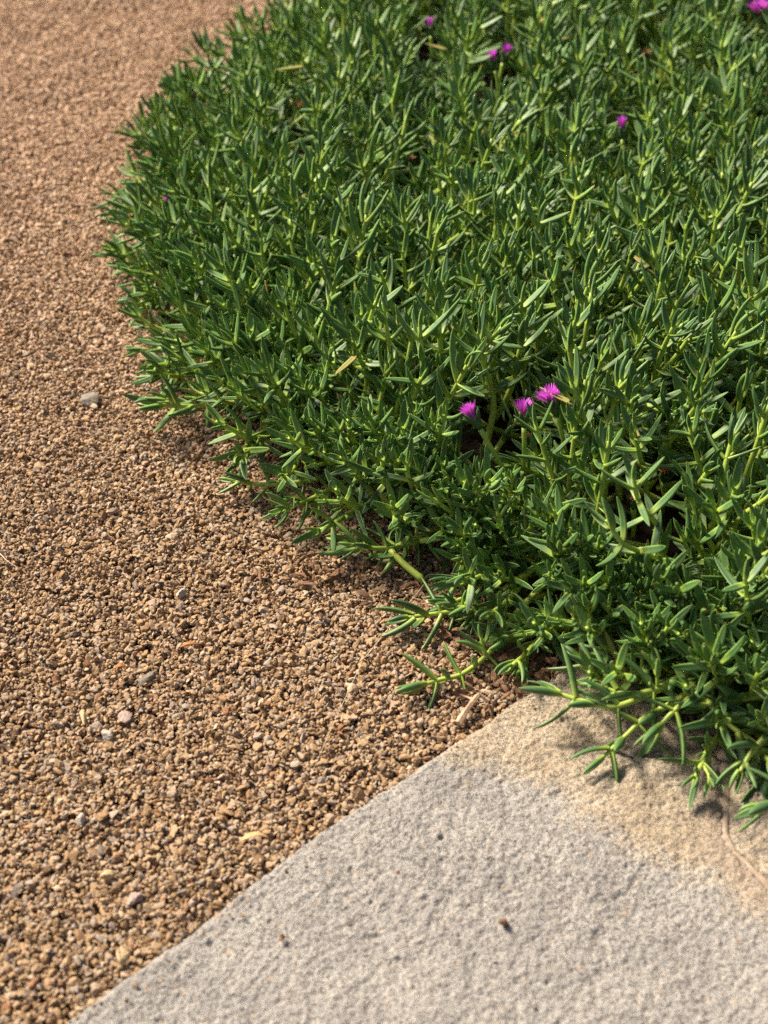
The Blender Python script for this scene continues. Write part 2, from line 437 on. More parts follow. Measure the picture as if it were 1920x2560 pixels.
def scatter_gravel(ylo, yhi, dens, sub, zc, zs, rmean, seed):
    r = np.random.default_rng(seed)
    xlo, xhi = -0.62 * yhi * 0.72 - 0.25, 0.30 + 0.16 * yhi
    n = int((xhi - xlo) * (yhi - ylo) * dens)
    x, y = r.uniform(xlo, xhi, n), r.uniform(ylo, yhi, n)
    px, py, d = project(np.stack([x, y, x * 0], -1))
    ok = (px > -160) & (px < 2080) & (py > -160) & (py < 2760)
    ok &= poly_sd(x, y, slab_poly) > 0.0
    ok &= poly_sd(x, y, slab2_poly) > 0.0
    ok &= poly_sd(x, y, mat_poly) > -0.06
    x, y = x[ok], y[ok]; n = len(x)
    size = np.clip(r.lognormal(math.log(rmean), 0.33, n), 0.0011, 0.0062)
    asp = np.stack([r.uniform(0.85, 1.45, n), r.uniform(0.7, 1.1, n), r.uniform(0.42, 0.82, n)], 1) * size[:, None]
    Rm = rand_rot(n, r)
    # flat-lying bias: half of them only tilted a little
    th, tl = r.uniform(0, 2 * np.pi, n), r.normal(0, 0.35, (n, 2))
    c, s = np.cos(th), np.sin(th)
    Rf = np.zeros((n, 3, 3)); Rf[:, 0, 0] = c; Rf[:, 0, 1] = -s; Rf[:, 1, 0] = s; Rf[:, 1, 1] = c; Rf[:, 2, 2] = 1
    Rf[:, 2, 0] = tl[:, 0]; Rf[:, 2, 1] = tl[:, 1]
    flat = r.random(n) < 0.6
    Rm[flat] = Rf[flat]
    z = zc + zs * r.normal(size=n) + undulate(x, y)
    patch = fbm(x, y, 0.22, 1200, 3)
    col = (r.random(n) + 0.10 * patch) % 1.0
    kind = r.integers(0, 40, n)
    pk = np.where(r.random(n) < np.clip((y - 1.05) / 0.95, 0.02, 0.95), r.uniform(0.4, 1.0, n), 0.0)   # pale pink tint gets likelier as y grows
    for k in range(40):
        q = np.where(kind == k)[0]
        if not len(q): continue
        Vs, Fs = SHAPES[sub][k]
        P = np.einsum('nij,nvj->nvi', Rm[q], Vs[None] * asp[q][:, None, :]) + np.stack([x[q], y[q], z[q]], -1)[:, None, :]
        nv = len(Vs)
        FF = (Fs[None] + (np.arange(len(q)) * nv)[:, None, None]).reshape(-1, 3)
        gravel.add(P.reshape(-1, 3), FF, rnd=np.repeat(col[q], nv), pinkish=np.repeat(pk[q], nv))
    return n
ng = scatter_gravel(0.40, 1.00, 165000, 1, -0.0035, 0.0020, 0.00208, 1)
ng += scatter_gravel(0.40, 1.00, 60000, 0, -0.0090, 0.0012, 0.0030, 2)
ng += scatter_gravel(1.00, 1.70, 150000, 0, -0.0035, 0.0020, 0.00218, 5)
ng += scatter_gravel(1.00, 1.70, 50000, 0, -0.0090, 0.0012, 0.0031, 6)
ng += scatter_gravel(1.70, 3.30, 110000, 0, -0.0035, 0.0020, 0.0024, 3)
ng += scatter_gravel(1.70, 3.30, 36000, 0, -0.0090, 0.0012, 0.0034, 4)
r = np.random.default_rng(71)            # stray grains on the slab's margin
e0, e1 = slab_poly[1], slab_poly[9]
for k in range(46):
    q = e0 + (e1 - e0) * r.random(); nrm = np.array([-(e1 - e0)[1], (e1 - e0)[0]]); nrm /= np.linalg.norm(nrm)
    q = q - nrm * (0.002 + abs(r.normal(0, 0.008)))
    if poly_sd(q[None, 0], q[None, 1], slab_poly)[0] > -0.001: continue
    Vs, Fs = SHAPES[1][r.integers(40)]
    gravel.add((Vs * r.uniform(0.0008, 0.0019) * np.array([1.2, .9, .7])) @ rand_rot(1, r)[0].T + np.array([q[0], q[1], SLAB_Z + 0.0015]), Fs, rnd=r.random(), pinkish=0.0)
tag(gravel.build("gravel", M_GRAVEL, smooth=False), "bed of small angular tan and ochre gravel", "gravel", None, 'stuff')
print("stones", ng)

# ------------------------------------------------------------------ plant building
U = np.array([0, .10, .25, .42, .60, .76, .88, .96, 1.0])
WP = np.array([.78, .90, .98, 1.0, .92, .73, .47, .21, .03])
TP = np.array([.95, .95, 1.0, .98, .90, .76, .56, .34, .10])
CS = np.array([[-1, .10], [-.5, -.02], [0, -.10], [.5, -.02], [1, .10], [.66, -.72], [0, -1.0], [-.66, -.72]])
CE = np.array([1, .15, .0, .15, 1, .1, .35, .1])
def leaf(mb, p, d, n, L, w, t, bend=0.0, side=0.0, rnd=0.5):
    """fleshy leaf from p along d, upper face towards n; bend > 0 curls towards n"""
    d = Vector(d).normalized(); n = Vector(n); n = (n - d * n.dot(d)).normalized(); s = d.cross(n)
    d, n, s = np.array(d), np.array(n), np.array(s)
    J = len(U); c = np.array(p, float); rows = []; prev = 0
    for j in range(J):
        a = bend * (U[j] ** 1.2) ; b = side * U[j]
        T = d * math.cos(a) + n * math.sin(a); N = n * math.cos(a) - d * math.sin(a)
        T = T + s * b
        c = c + T * L * (U[j] - prev); prev = U[j]
        rows.append(c + np.outer(CS[:, 0] * w * 0.5 * WP[j], s) + np.outer(CS[:, 1] * t * TP[j], N))
    Vv = np.concatenate(rows); K = 8
    F = []
    for j in range(J - 1):
        for k in range(K):
            a, b = j * K + k, j * K + (k + 1) % K
            F.append((a, b, b + K, a + K))
    cap = [list(range((J - 1) * K, J * K))]
    mb.add(Vv, [np.array(F)[:, ::-1], np.array(cap)[:, ::-1]], edge=np.tile(CE, J), along=np.repeat(U, K), rnd=rnd)

def catmull(pts, n):
    pts = [np.array(p, float) for p in pts]
    P = [2 * pts[0] - pts[1]] + pts + [2 * pts[-1] - pts[-2]]
    out = []
    segs = len(pts) - 1
    for q in np.linspace(0, segs - 1e-6, n):
        i = int(q); t = q - i
        p0, p1, p2, p3 = P[i:i + 4]
        out.append(0.5 * (2 * p1 + (p2 - p0) * t + (2 * p0 - 5 * p1 + 4 * p2 - p3) * t * t + (3 * p1 - p0 - 3 * p2 + p3) * t ** 3))
    return np.array(out)
def frames(path):
    T = np.gradient(path, axis=0); T /= np.linalg.norm(T, axis=1)[:, None] + 1e-12
    ref = np.array([0, 0, 1.0]) if abs(T[0][2]) < 0.8 else np.array([1.0, 0, 0])
    N = ref - T[0] * (ref @ T[0]); N /= np.linalg.norm(N)
    Ns = [N]
    for k in range(1, len(T)):
        N = Ns[-1] - T[k] * (Ns[-1] @ T[k]); Ns.append(N / (np.linalg.norm(N) + 1e-12))
    return T, np.array(Ns)
def tube(mb, path, r0, r1, seg=7, rnd=0.5, cap=True, a0=0.0, a1=1.0, wob=0.0):
    path = np.asarray(path); T, N = frames(path); B = np.cross(T, N)
    n = len(path); rr = np.linspace(r0, r1, n)
    if wob: rr = rr * (1 + wob * np.sin(np.linspace(0, 9, n)))
    ang = np.arange(seg) / seg * 2 * np.pi
    Vv = (path[:, None, :] + rr[:, None, None] * (np.cos(ang)[None, :, None] * N[:, None, :] + np.sin(ang)[None, :, None] * B[:, None, :])).reshape(-1, 3)
    F = []
    for j in range(n - 1):
        for k in range(seg):
            a, b = j * seg + k, j * seg + (k + 1) % seg
            F.append((a, b, b + seg, a + seg))
    fs = [np.array(F)]
    if cap: fs.append(np.array([list(range(seg))[::-1], list(range((n - 1) * seg, n * seg))]))
    mb.add(Vv, fs, along=np.repeat(np.linspace(a0, a1, n), seg), rnd=rnd)

def rotv(v, axis, a): return np.array(Matrix.Rotation(a, 3, Vector(axis)) @ Vector(v))
def dress(path, r, leafL, spacing, bare, emit, tipscale=1.0, first_az=None, side=0.0, side_emit=None, open_=1.0):
    """paired leaves along a stem; emit(p, d, n, L, w, t, bend, side, rnd)"""
    seglen = np.linalg.norm(np.diff(path, axis=0), axis=1); S = np.concatenate([[0], np.cumsum(seglen)])
    total = S[-1]; T, N = frames(path)
    az = r.uniform(0, math.pi) if first_az is None else first_az
    s = total; k = 0
    tone = r.uniform(0.15, 0.75)
    while s > bare * total - 1e-6:
        i = min(max(np.searchsorted(S, s) - 1, 0), len(path) - 2)
        f = (s - S[i]) / max(seglen[i], 1e-9)
        p = path[i] * (1 - f) + path[i + 1] * f; t = T[i] * (1 - f) + T[i + 1] * f; t /= np.linalg.norm(t)
        base = rotv(N[i], t, az)
        op = [R(17), R(42), R(56), R(65), R(71), R(76)][min(k, 5)] * open_
        Lk = leafL * [0.55, 0.85, 1.0, 1.0, 0.95, 0.85][min(k, 5)] * tipscale
        for sg in (1, -1):
            if k > 2 and r.random() < 0.10: continue
            out = base * sg
            o = np.clip(op * r.uniform(0.8, 1.2) + r.normal(0, 0.06), 0.10, 1.5)
            d = t * math.cos(o) + out * math.sin(o)
            n = t * math.sin(o) - out * math.cos(o)
            d = d + 0.055 * r.normal(size=3)
            L = Lk * r.uniform(0.74, 1.18)
            w = (0.0066 if k else 0.0049) * r.uniform(0.85, 1.2) * (leafL / 0.040)
            emit(p + out * 0.0012, d, n, L, w, w * r.uniform(0.46, 0.62), r.normal(0.34 if k < 3 else 0.15, 0.25), r.normal(0, 0.08), 1.5 if (k > 1 and r.random() < 0.008) else np.clip(tone + r.normal(0, 0.15) + (0.18 if k == 0 else 0), 0, 1))
        if side_emit is not None and k >= 2 and r.random() < side: side_emit(p, t, base if r.random() < .5 else -base)
        s -= spacing * [0.42, 0.8, 1.0, 1.1, 1.2, 1.2][min(k, 5)] * r.uniform(0.85, 1.15)
        az += math.pi / 2 + r.normal(0, 0.15); k += 1

def shoot_meshes(path, r, leafL=0.040, spacing=0.020, bare=0.35, rad=(0.0036, 0.0021), side=0.25, open_=1.0):
    st, fo = MB(), MB()
    tube(st, path, rad[0], rad[1], rnd=r.random())
    emit = lambda p, d, n, L, w, t, b, s, c: leaf(fo, p, d, n, L, w, t, b, s, c)
    def side_shoot(p, t, out):
        d = t * 0.75 + out * 0.66
        ln = r.uniform(0.010, 0.028)
        q = catmull([p, p + d * ln * 0.5, p + d * ln * 0.7 + t * ln * 0.3], 5)
        tube(st, q, 0.0014, 0.0011, rnd=r.random())
        dress(q, r, leafL * r.uniform(0.55, 0.8), 0.012, 0.5, emit)
    dress(path, r, leafL, spacing, bare, emit, side=side, side_emit=side_shoot, open_=open_)
    return st, fo

VARS = {'up': [], 'lean': [], 'creep': []}
for k in range(30):
    r = np.random.default_rng(2000 + k)
    h = r.uniform(0.085, 0.14)
    a = r.uniform(0, 6.28); b = r.uniform(0.0, 0.022)
    w1 = np.array([math.cos(a), math.sin(a), 0]) * b
    a2 = a + r.uniform(1.5, 4.5)
    w2 = np.array([math.cos(a2), math.sin(a2), 0]) * b * 0.8
    path = catmull([(0, 0, 0), w1 + (0, 0, h * 0.38), w1 * 0.6 + w2 * 0.7 + (0, 0, h * 0.72), w2 + (0, 0, h)], 14)
    VARS['up'].append(shoot_meshes(path, r, r.uniform(0.034, 0.045), r.uniform(0.019, 0.026), 0.30, side=0.4))
for k in range(22):                       # leaning along +X, then rising
    r = np.random.default_rng(3000 + k)
    L = r.uniform(0.10, 0.135); e0, e1 = R(r.uniform(15, 35)), R(r.uniform(45, 75))
    pts = [np.zeros(3)]; yw = r.normal(0, 0.25)
    for j in range(4):
        e = e0 + (e1 - e0) * j / 3
        pts.append(pts[-1] + L / 4 * np.array([math.cos(e) * math.cos(yw * j / 3), math.cos(e) * math.sin(yw * j / 3), math.sin(e)]))
    VARS['lean'].append(shoot_meshes(catmull(pts, 14), r, r.uniform(0.034, 0.044), r.uniform(0.018, 0.025), 0.25, side=0.4))
for k in range(18):                       # creeping along +X with the tip lifted
    r = np.random.default_rng(4000 + k)
    L = r.uniform(0.10, 0.14); e0, e1 = R(r.uniform(2, 10)), R(r.uniform(8, 38))
    pts = [np.array([0, 0, 0.0])]; yw = r.normal(0, 0.35)
    for j in range(4):
        e = e0 + (e1 - e0) * (j / 3) ** 2
        pts.append(pts[-1] + L / 4 * np.array([math.cos(e) * math.cos(yw * j / 3), math.cos(e) * math.sin(yw * j / 3), math.sin(e)]))
    VARS['creep'].append(shoot_meshes(catmull(pts, 14), r, r.uniform(0.033, 0.042), r.uniform(0.016, 0.022), 0.28, side=0.4))

# positions: a jittered dart throw over the mat
r = np.random.default_rng(77)
pts = []
x0, y0 = mat_poly.min(0); x1, y1 = mat_poly.max(0)
cand = np.stack([r.uniform(x0, x1, 60000), r.uniform(y0, y1, 60000)], 1)
sdc = poly_sd(cand[:, 0], cand[:, 1], mat_poly)
px, py, dd = project(np.stack([cand[:, 0], cand[:, 1], np.full(len(cand), 0.06)], -1))
okc = (sdc < 0) & (px > -150) & (px < 2120) & (py > -260) & (py < 2500)
cand, sdc = cand[okc], sdc[okc]
cell = {}
MIND = 0.0232
placed = []
for (cx_, cy_), s_ in zip(cand, sdc):
    gi, gj = int(cx_ // MIND), int(cy_ // MIND)
    if any((cx_ - q[0]) ** 2 + (cy_ - q[1]) ** 2 < MIND ** 2 for a in (-1, 0, 1) for b in (-1, 0, 1) for q in cell.get((gi + a, gj + b), ())): continue
    cell.setdefault((gi, gj), []).append((cx_, cy_)); placed.append((cx_, cy_, s_))
placed = np.array(placed)
eps = 0.004
gx = poly_sd(placed[:, 0] + eps, placed[:, 1], mat_poly) - poly_sd(placed[:, 0] - eps, placed[:, 1], mat_poly)
gy = poly_sd(placed[:, 0], placed[:, 1] + eps, mat_poly) - poly_sd(placed[:, 0], placed[:, 1] - eps, mat_poly)
outang = np.arctan2(gy, gx)
spec = []
for (x_, y_, s_), oa in zip(placed, outang):
    d_in = -s_
    p_creep = np.clip(1.0 - d_in / 0.055, 0, 1) * 0.85
    p_lean = np.clip(1.0 - (d_in - 0.03) / 0.09, 0.12, 1)
    u = r.random()
    cls = 'creep' if u < p_creep else ('lean' if u < p_creep + (1 - p_creep) * p_lean else 'up')
    k = r.integers(len(VARS[cls]))
    edge_w = np.clip(1 - d_in / 0.12, 0, 1)
    hgt = 0.010 + 0.030 * np.clip(d_in / 0.12, 0, 1) + 0.012 * fbm(np.array(x_), np.array(y_), 0.12, 1500, 2)
    hgt = float(hgt) if cls != 'creep' else float(r.uniform(0.006, 0.022))
    ang = oa + r.normal(0, 0.35 + 1.2 * (1 - edge_w)) if cls != 'up' else r.uniform(0, 6.28)
    Mx = Matrix.Translation((x_, y_, hgt)) @ Matrix.Rotation(ang, 4, 'Z')
    if cls == 'up':
        tilt = abs(r.normal(0, R(10)))
        ax = r.uniform(0, 6.28)
        Mx = Mx @ Matrix.Rotation(tilt, 4, Vector((math.cos(ax), math.sin(ax), 0)))
    else:
        Mx = Mx @ Matrix.Rotation(r.normal(0, 0.10), 4, 'Y') @ Matrix.Rotation(r.normal(0, 0.25), 4, 'X')
    sc = r.uniform(0.86, 1.12)
    Mx = Mx @ Matrix.Scale(sc, 4)
    spec.append((cls, int(k), Mx, d_in))
for _ in range(460):                       # more leaning ones just inside the rim
    q = cand[r.integers(len(cand))]
    sd_ = poly_sd(q[None, 0], q[None, 1], mat_poly)[0]
    if sd_ > -0.01 or sd_ < -0.16: continue
    j = int(np.argmin((placed[:, 0] - q[0]) ** 2 + (placed[:, 1] - q[1]) ** 2))
    spec.append(('lean', int(r.integers(len(VARS['lean']))), Matrix.Translation((q[0], q[1], r.uniform(0.004, 0.03))) @ Matrix.Rotation(outang[j] + r.normal(0, 0.8), 4, 'Z') @ Matrix.Rotation(r.normal(0, 0.15), 4, 'Y'), -sd_))
for _ in range(1300):                       # low stems creeping through the mat
    q = cand[r.integers(len(cand))]
    if poly_sd(q[None, 0], q[None, 1], mat_poly)[0] > -0.018: continue
    spec.append(('creep', int(r.integers(len(VARS['creep']))), Matrix.Translation((q[0], q[1], r.uniform(0.004, 0.05))) @ Matrix.Rotation(r.uniform(0, 6.28), 4, 'Z') @ Matrix.Rotation(r.normal(-.15, 0.2), 4, 'Y'), 0.9))
r2 = np.random.default_rng(4242)
front = cand[(cand[:, 1] < 1.62) & (sdc < -0.004) & (sdc > -0.11)]
for q in front[r2.choice(len(front), 240, replace=False)]:     # the front rim is bushier
    sd_ = poly_sd(q[None, 0], q[None, 1], mat_poly)[0]
    j = int(np.argmin((placed[:, 0] - q[0]) ** 2 + (placed[:, 1] - q[1]) ** 2))
    spec.append(('lean', int(r2.integers(len(VARS['lean']))), Matrix.Translation((q[0], q[1], r2.uniform(0.004, 0.028))) @ Matrix.Rotation(outang[j] + r2.normal(0, 0.6), 4, 'Z') @ Matrix.Rotation(r2.normal(0.05, 0.15), 4, 'Y') @ Matrix.Scale(r2.uniform(0.8, 1.05), 4), -sd_))
FLOWERS = [(1168, 1030), (1308, 1015), (1378, 990), (1556, 330), (1233, 150), (1262, 130), (1076, 75), (1894, 45), (1225, 1160), (1663, 1188), (1025, 403), (752, 270), (1614, 140), (1585, 1256)]
def hides(sp):
    cls, k, Mx, _ = sp
    for z_ in (0.05, 0.09, 0.12):
        P = np.array(Mx @ (Vector((0, 0, z_)) if cls == 'up' else Vector((z_ * .8, 0, z_ * .5))))
        qx, qy, _d = project(P)
        for fx, fy in FLOWERS:
            if abs(qx - fx) < 44 and -26 < qy - fy < 64: return True
    return False
spec = [s_ for s_ in spec if not hides(s_)]
# which ones show largest: nearest to the camera with the tip inside the picture and not buried
tips = np.array([np.array(s[2] @ Vector((0.05 if s[0] != 'up' else 0, 0, 0.085 if s[0] == 'up' else 0.04))) for s in spec])
tpx, tpy, tdist = project(tips)
vis = np.array([s[3] != 0.9 for s in spec]) & (tpx > 20) & (tpx < 1900) & (tpy > 20) & (tpy < 2100)
order = [i for i in np.argsort(tdist) if vis[i]]
N_THING = 262
own = set(order[:N_THING])
mat = MB(); mat_st = MB()
mesh_cache = {}
def zone(px, py, d_in):
    if py > 1480 or (px > 1500 and py > 1380): return ("fleshy green shoot at the front of the mat, hanging toward the stone slab", "mat shoots by the slab")
    if d_in < 0.06: return ("fleshy green shoot on the mat's outer rim, leaning out over the gravel", "rim shoots along the gravel")
    if 1080 < px < 1480: return ("upright fleshy green shoot in the mat around the three open magenta flowers", "mat shoots around the three flowers")
    if px >= 1480: return ("upright fleshy green shoot in the mat to the right of the three magenta flowers", "mat shoots right of the three flowers")
    return ("upright fleshy green shoot in the mat between the gravel rim and the three flowers", "mat shoots left of the three flowers")
for i, (cls, k, Mx, d_in) in enumerate(spec):
    st, fo = VARS[cls][k]
    if i in own:
        key = (cls, k)
        if key not in mesh_cache: mesh_cache[key] = (st.mesh("stem", M_STEM), fo.mesh("foliage", M_LEAF))
        o = empty("succulent_shoot"); o.matrix_world = Mx
        lab, grp = zone(tpx[i], tpy[i], d_in)
        tag(o, lab, "succulent shoot", grp)
        link_obj("stem", mesh_cache[key][0], o); link_obj("foliage", mesh_cache[key][1], o)
    else:
        sh = r.normal(0, 0.08)
        V_, f_, A_ = fo.arrays()
        mat.add_mb(fo, Mx, rnd=np.where(A_['rnd'] > 1.2, 1.5, np.clip(A_['rnd'] + sh, 0, 1))); mat_st.add_mb(st, Mx)
print("shoots", len(spec), "own", len(own))
me = mat.mesh("ground_cover", M_LEAF)
# leaves and stems of the far mass in one object with two materials
a, b = mat.arrays(), mat_st.arrays()
both = MB(); both.add_mb(mat); nf = sum(len(x) for x in a[1])
bpy.data.meshes.remove(me)
both.add_mb(mat_st)
me = both.mesh("ground_cover", M_LEAF)
me.materials.append(M_STEM)
V_, fs_, A_ = both.arrays()
isstem = np.zeros(len(V_), bool); isstem[len(a[0]):] = True
mi = np.concatenate([isstem[x[:, 0]] for x in fs_]).astype(np.int32)
me.polygons.foreach_set("material_index", mi)
tag(link_obj("ground_cover", me), "dense mass of fleshy green shoots filling the mat behind the nearer ones", "ground cover", None, 'stuff')

# ------------------------------------------------------------------ runners with leaves as parts
def runner(name, pts, label, cat, seed, group=None, leafL=0.040, spacing=0.021, bare=0.3, rad=(0.0034, 0.0018), sides=(), open_=1.0, side_p=0.0):
    """pts: (px, py, z) in photo pixels and height"""
    rr = np.random.default_rng(seed)
    P = [np.array(at(*p)) for p in pts]
    root = empty(name, P[0]); o0 = np.array(P[0])
    path = catmull([p - o0 for p in P], 8 * len(P))
    st = MB(); tube(st, path, rad[0], rad[1], seg=9, rnd=rr.random() * 0.5)
    st.build("stem", M_STEM, root)
    def emit(p, d, n, L, w, t, b, s, c):
        m = MB(); leaf(m, (0, 0, 0), d, n, L, w, t, b, s, c); m.build("leaf", M_LEAF, root, p)
    dress(path, rr, leafL, spacing, bare, emit, open_=open_)
    for f, dirv, ln, sL in sides:
        i = int(f * (len(path) - 1)); p = path[i]
        dv = np.array(dirv, float); dv /= np.linalg.norm(dv)
        q = catmull([p, p + dv * ln * 0.5 + (0, 0, 0.001), p + dv * ln], 6)
        s = MB(); tube(s, q, 0.0019, 0.0014, rnd=rr.random()); so = s.build("side_shoot", M_STEM, root)
        fo = MB()
        dress(q, rr, sL, 0.015, 0.45, lambda p, d, n, L, w, t, b, s_, c: leaf(fo, p, d, n, L, w, t, b, s_, c), open_=1.15)
        fo.build("foliage", M_LEAF, so)
    tag(root, label, cat, group)
    return root
C_ = "trailing stem"
runner("trailing_stem", [(1400, 1380, .035), (1276, 1462, .026), (1207, 1523, .020), (1160, 1525, .018), (1090, 1534, .016), (1018, 1544, .016)],
       "long trailing stem reaching left over the gravel, its leafy tip above the other", C_, 1, bare=0.42, spacing=0.0135, leafL=0.041, sides=((0.62, (0.05, 0.1, 1), 0.012, 0.028), (0.5, (-0.3, -0.5, 0.5), 0.014, 0.030)))
runner("trailing_stem", [(1310, 1385, .030), (1218, 1458, .022), (1153, 1498, .016), (1105, 1512, .014)],
       "short trailing stem running close behind the long leafy one above the gravel", C_, 2, bare=0.45, spacing=0.012, leafL=0.032)
runner("trailing_stem", [(1420, 1390, .038), (1330, 1491, .026), (1280, 1545, .020), (1240, 1610, .014), (1204, 1650, .010), (1153, 1686, .008), (1102, 1699, .009), (1045, 1715, .010)],
       "lowest curved trailing stem on the gravel, tip just above the wood splinter", C_, 3, bare=0.56, spacing=0.0135, leafL=0.039,
       sides=((0.54, (-0.25, 0.45, 1), 0.020, 0.034), (0.36, (-0.1, 0.5, 1), 0.018, 0.028)))
runner("trailing_stem", [(1180, 1288, .030), (1073, 1327, .024), (980, 1370, .016), (920, 1368, .015), (872, 1352, .016)],
       "trailing stem along the mat's front rim beside the cut stub, tip over gravel", C_, 4, bare=0.30, spacing=0.0145, leafL=0.042, sides=((0.35, (0.1, 0.3, 1), 0.02, 0.036),))
runner("trailing_stem", [(1690, 1640, .050), (1636, 1661, .044), (1591, 1683, .040), (1524, 1691, .040), (1475, 1660, .042), (1450, 1642, .043)],
       "trailing stem over the slab's back corner, nearest to the gravel", C_, 5, bare=0.30, spacing=0.018, leafL=0.044, sides=((0.35, (-0.1, 0.4, 1), 0.022, 0.038),))
runner("trailing_stem", [(1760, 1660, .055), (1659, 1717, .050), (1543, 1765, .044), (1464, 1754, .042), (1378, 1728, .042)],
       "bright yellow trailing stem crossing the slab's tan corner", C_, 6, bare=0.42, spacing=0.017, leafL=0.040)
runner("trailing_stem", [(1740, 1720, .050), (1674, 1762, .044), (1618, 1788, .036), (1570, 1834, .028), (1509, 1892, .020)],
       "trailing stem hanging lowest onto the bare slab, dark leaves at its tip", C_, 7, bare=0.2, spacing=0.018, leafL=0.042, open_=1.25)
runner("trailing_stem", [(1720, 1700, .055), (1780, 1765, .050), (1842, 1825, .044), (1900, 1866, .040), (1960, 1900, .036)],
       "trailing stem bending back to the right above the mortar joint", C_, 8, bare=0.25, spacing=0.02, leafL=0.042)
runner("trailing_stem", [(2080, 1960, .070), (1990, 1990, .062), (1905, 2020, .055)],
       "blurred leafy tip entering at the right edge over the small tan slab", C_, 9, bare=0.3, spacing=0.018, leafL=0.045, open_=1.2)
runner("trailing_stem", [(620, 850, .025), (465, 868, .020), (400, 872, .016), (345, 876, .016)],
       "trailing tip at the left rim, lowest before the mat turns right", C_, 10, bare=0.3, spacing=0.017, leafL=0.034)
runner("trailing_stem", [(560, 650, .03), (450, 660, .022), (350, 675, .018), (305, 668, .02)],
       "trailing tip sticking out farthest left over the gravel", C_, 11, bare=0.3, spacing=0.017, leafL=0.036)
runner("trailing_stem", [(620, 1010, .025), (520, 990, .02), (450, 950, .018), (405, 925, .02)],
       "trailing tip at the left rim with a pale leaf pointing down to gravel", C_, 12, bare=0.3, spacing=0.018, leafL=0.042)
runner("trailing_stem", [(1830, 1630, .062), (1720, 1680, .058), (1640, 1722, .052), (1570, 1735, .050), (1515, 1722, .050)],
       "leafy trailing stem between the bright yellow one and the slab's back corner", C_, 13, bare=0.1, spacing=0.018, leafL=0.042, sides=((0.5, (-0.1, 0.3, 1), 0.02, 0.036),))
runner("trailing_stem", [(1930, 1660, .066), (1820, 1700, .062), (1730, 1742, .056), (1672, 1790, .048), (1640, 1830, .040)],
       "leafy trailing stem over the dark mossy patch of the slab", C_, 14, bare=0.1, spacing=0.018, leafL=0.042, open_=1.1)
runner("trailing_stem", [(2020, 1735, .066), (1900, 1742, .060), (1834, 1752, .056), (1765, 1762, .052)],
       "yellowish trailing stem running level from the right edge above the mortar joint", C_, 15, bare=0.2, spacing=0.021, leafL=0.044, sides=((0.4, (0, 0.3, 1), 0.02, 0.036),))
runner("trailing_stem", [(1720, 1590, .055), (1640, 1625, .050), (1560, 1640, .048), (1505, 1618, .050)],
       "trailing stem highest above the slab's back corner, tip toward the bark crumbs", C_, 16, bare=0.1, spacing=0.018, leafL=0.041, sides=((0.45, (-0.1, 0.3, 1), 0.02, 0.036),))
runner("trailing_stem", [(2000, 1800, .066), (1930, 1830, .058), (1880, 1880, .048), (1850, 1930, .040)],
       "trailing stem drooping over the small tan slab above the blurred tip", C_, 17, bare=0.15, spacing=0.019, leafL=0.042, open_=1.15)
# tall shoots rising out of the mat towards the camera
T_ = "tall shoot"
runner("tall_shoot", [(1640, 1440, .03), (1650, 1330, .10), (1600, 1260, .14), (1583, 1195, .165)], "blurred tall shoot leaning in front of the withered flowers, wide pale leaves", T_, 21, bare=0.4, spacing=0.02, leafL=0.040, open_=1.3)
runner("tall_shoot", [(1700, 1480, .04), (1640, 1400, .09), (1560, 1360, .12), (1515, 1300, .14)], "blurred low-arching shoot with leaves drooping over the dark gap below the withered flowers", T_, 22, bare=0.2, spacing=0.02, leafL=0.042, open_=1.35)
runner("tall_shoot", [(1880, 1620, .05), (1870, 1530, .10), (1862, 1440, .14)], "blurred shoot by the right edge above the slab, yellowish at its centre", T_, 23, bare=0.3, spacing=0.02, leafL=0.044, open_=1.3)
runner("tall_shoot", [(1840, 1440, .03), (1822, 1370, .07), (1800, 1310, .10), (1782, 1262, .13)], "tall bare-stemmed shoot near the right edge with a fork of four leaves", T_, 24, bare=0.5, spacing=0.028, leafL=0.045)
runner("tall_shoot", [(1600, 1180, .03), (1608, 1090, .09), (1612, 1020, .13), (1605, 965, .16)], "tall straight shoot right of the open flowers, long leaf pointing up right", T_, 25, bare=0.4, spacing=0.026, leafL=0.045)
runner("tall_shoot", [(1655, 900, .03), (1668, 830, .08), (1672, 770, .12), (1664, 720, .15)], "tall stout shoot above and right of the three flowers", T_, 26, bare=0.4, spacing=0.024, leafL=0.045)
runner("tall_shoot", [(1300, 830, .03), (1285, 770, .08), (1280, 720, .11), (1284, 660, .14)], "tall shoot with a broad star of leaves above the three flowers", T_, 27, bare=0.4, spacing=0.022, leafL=0.045)

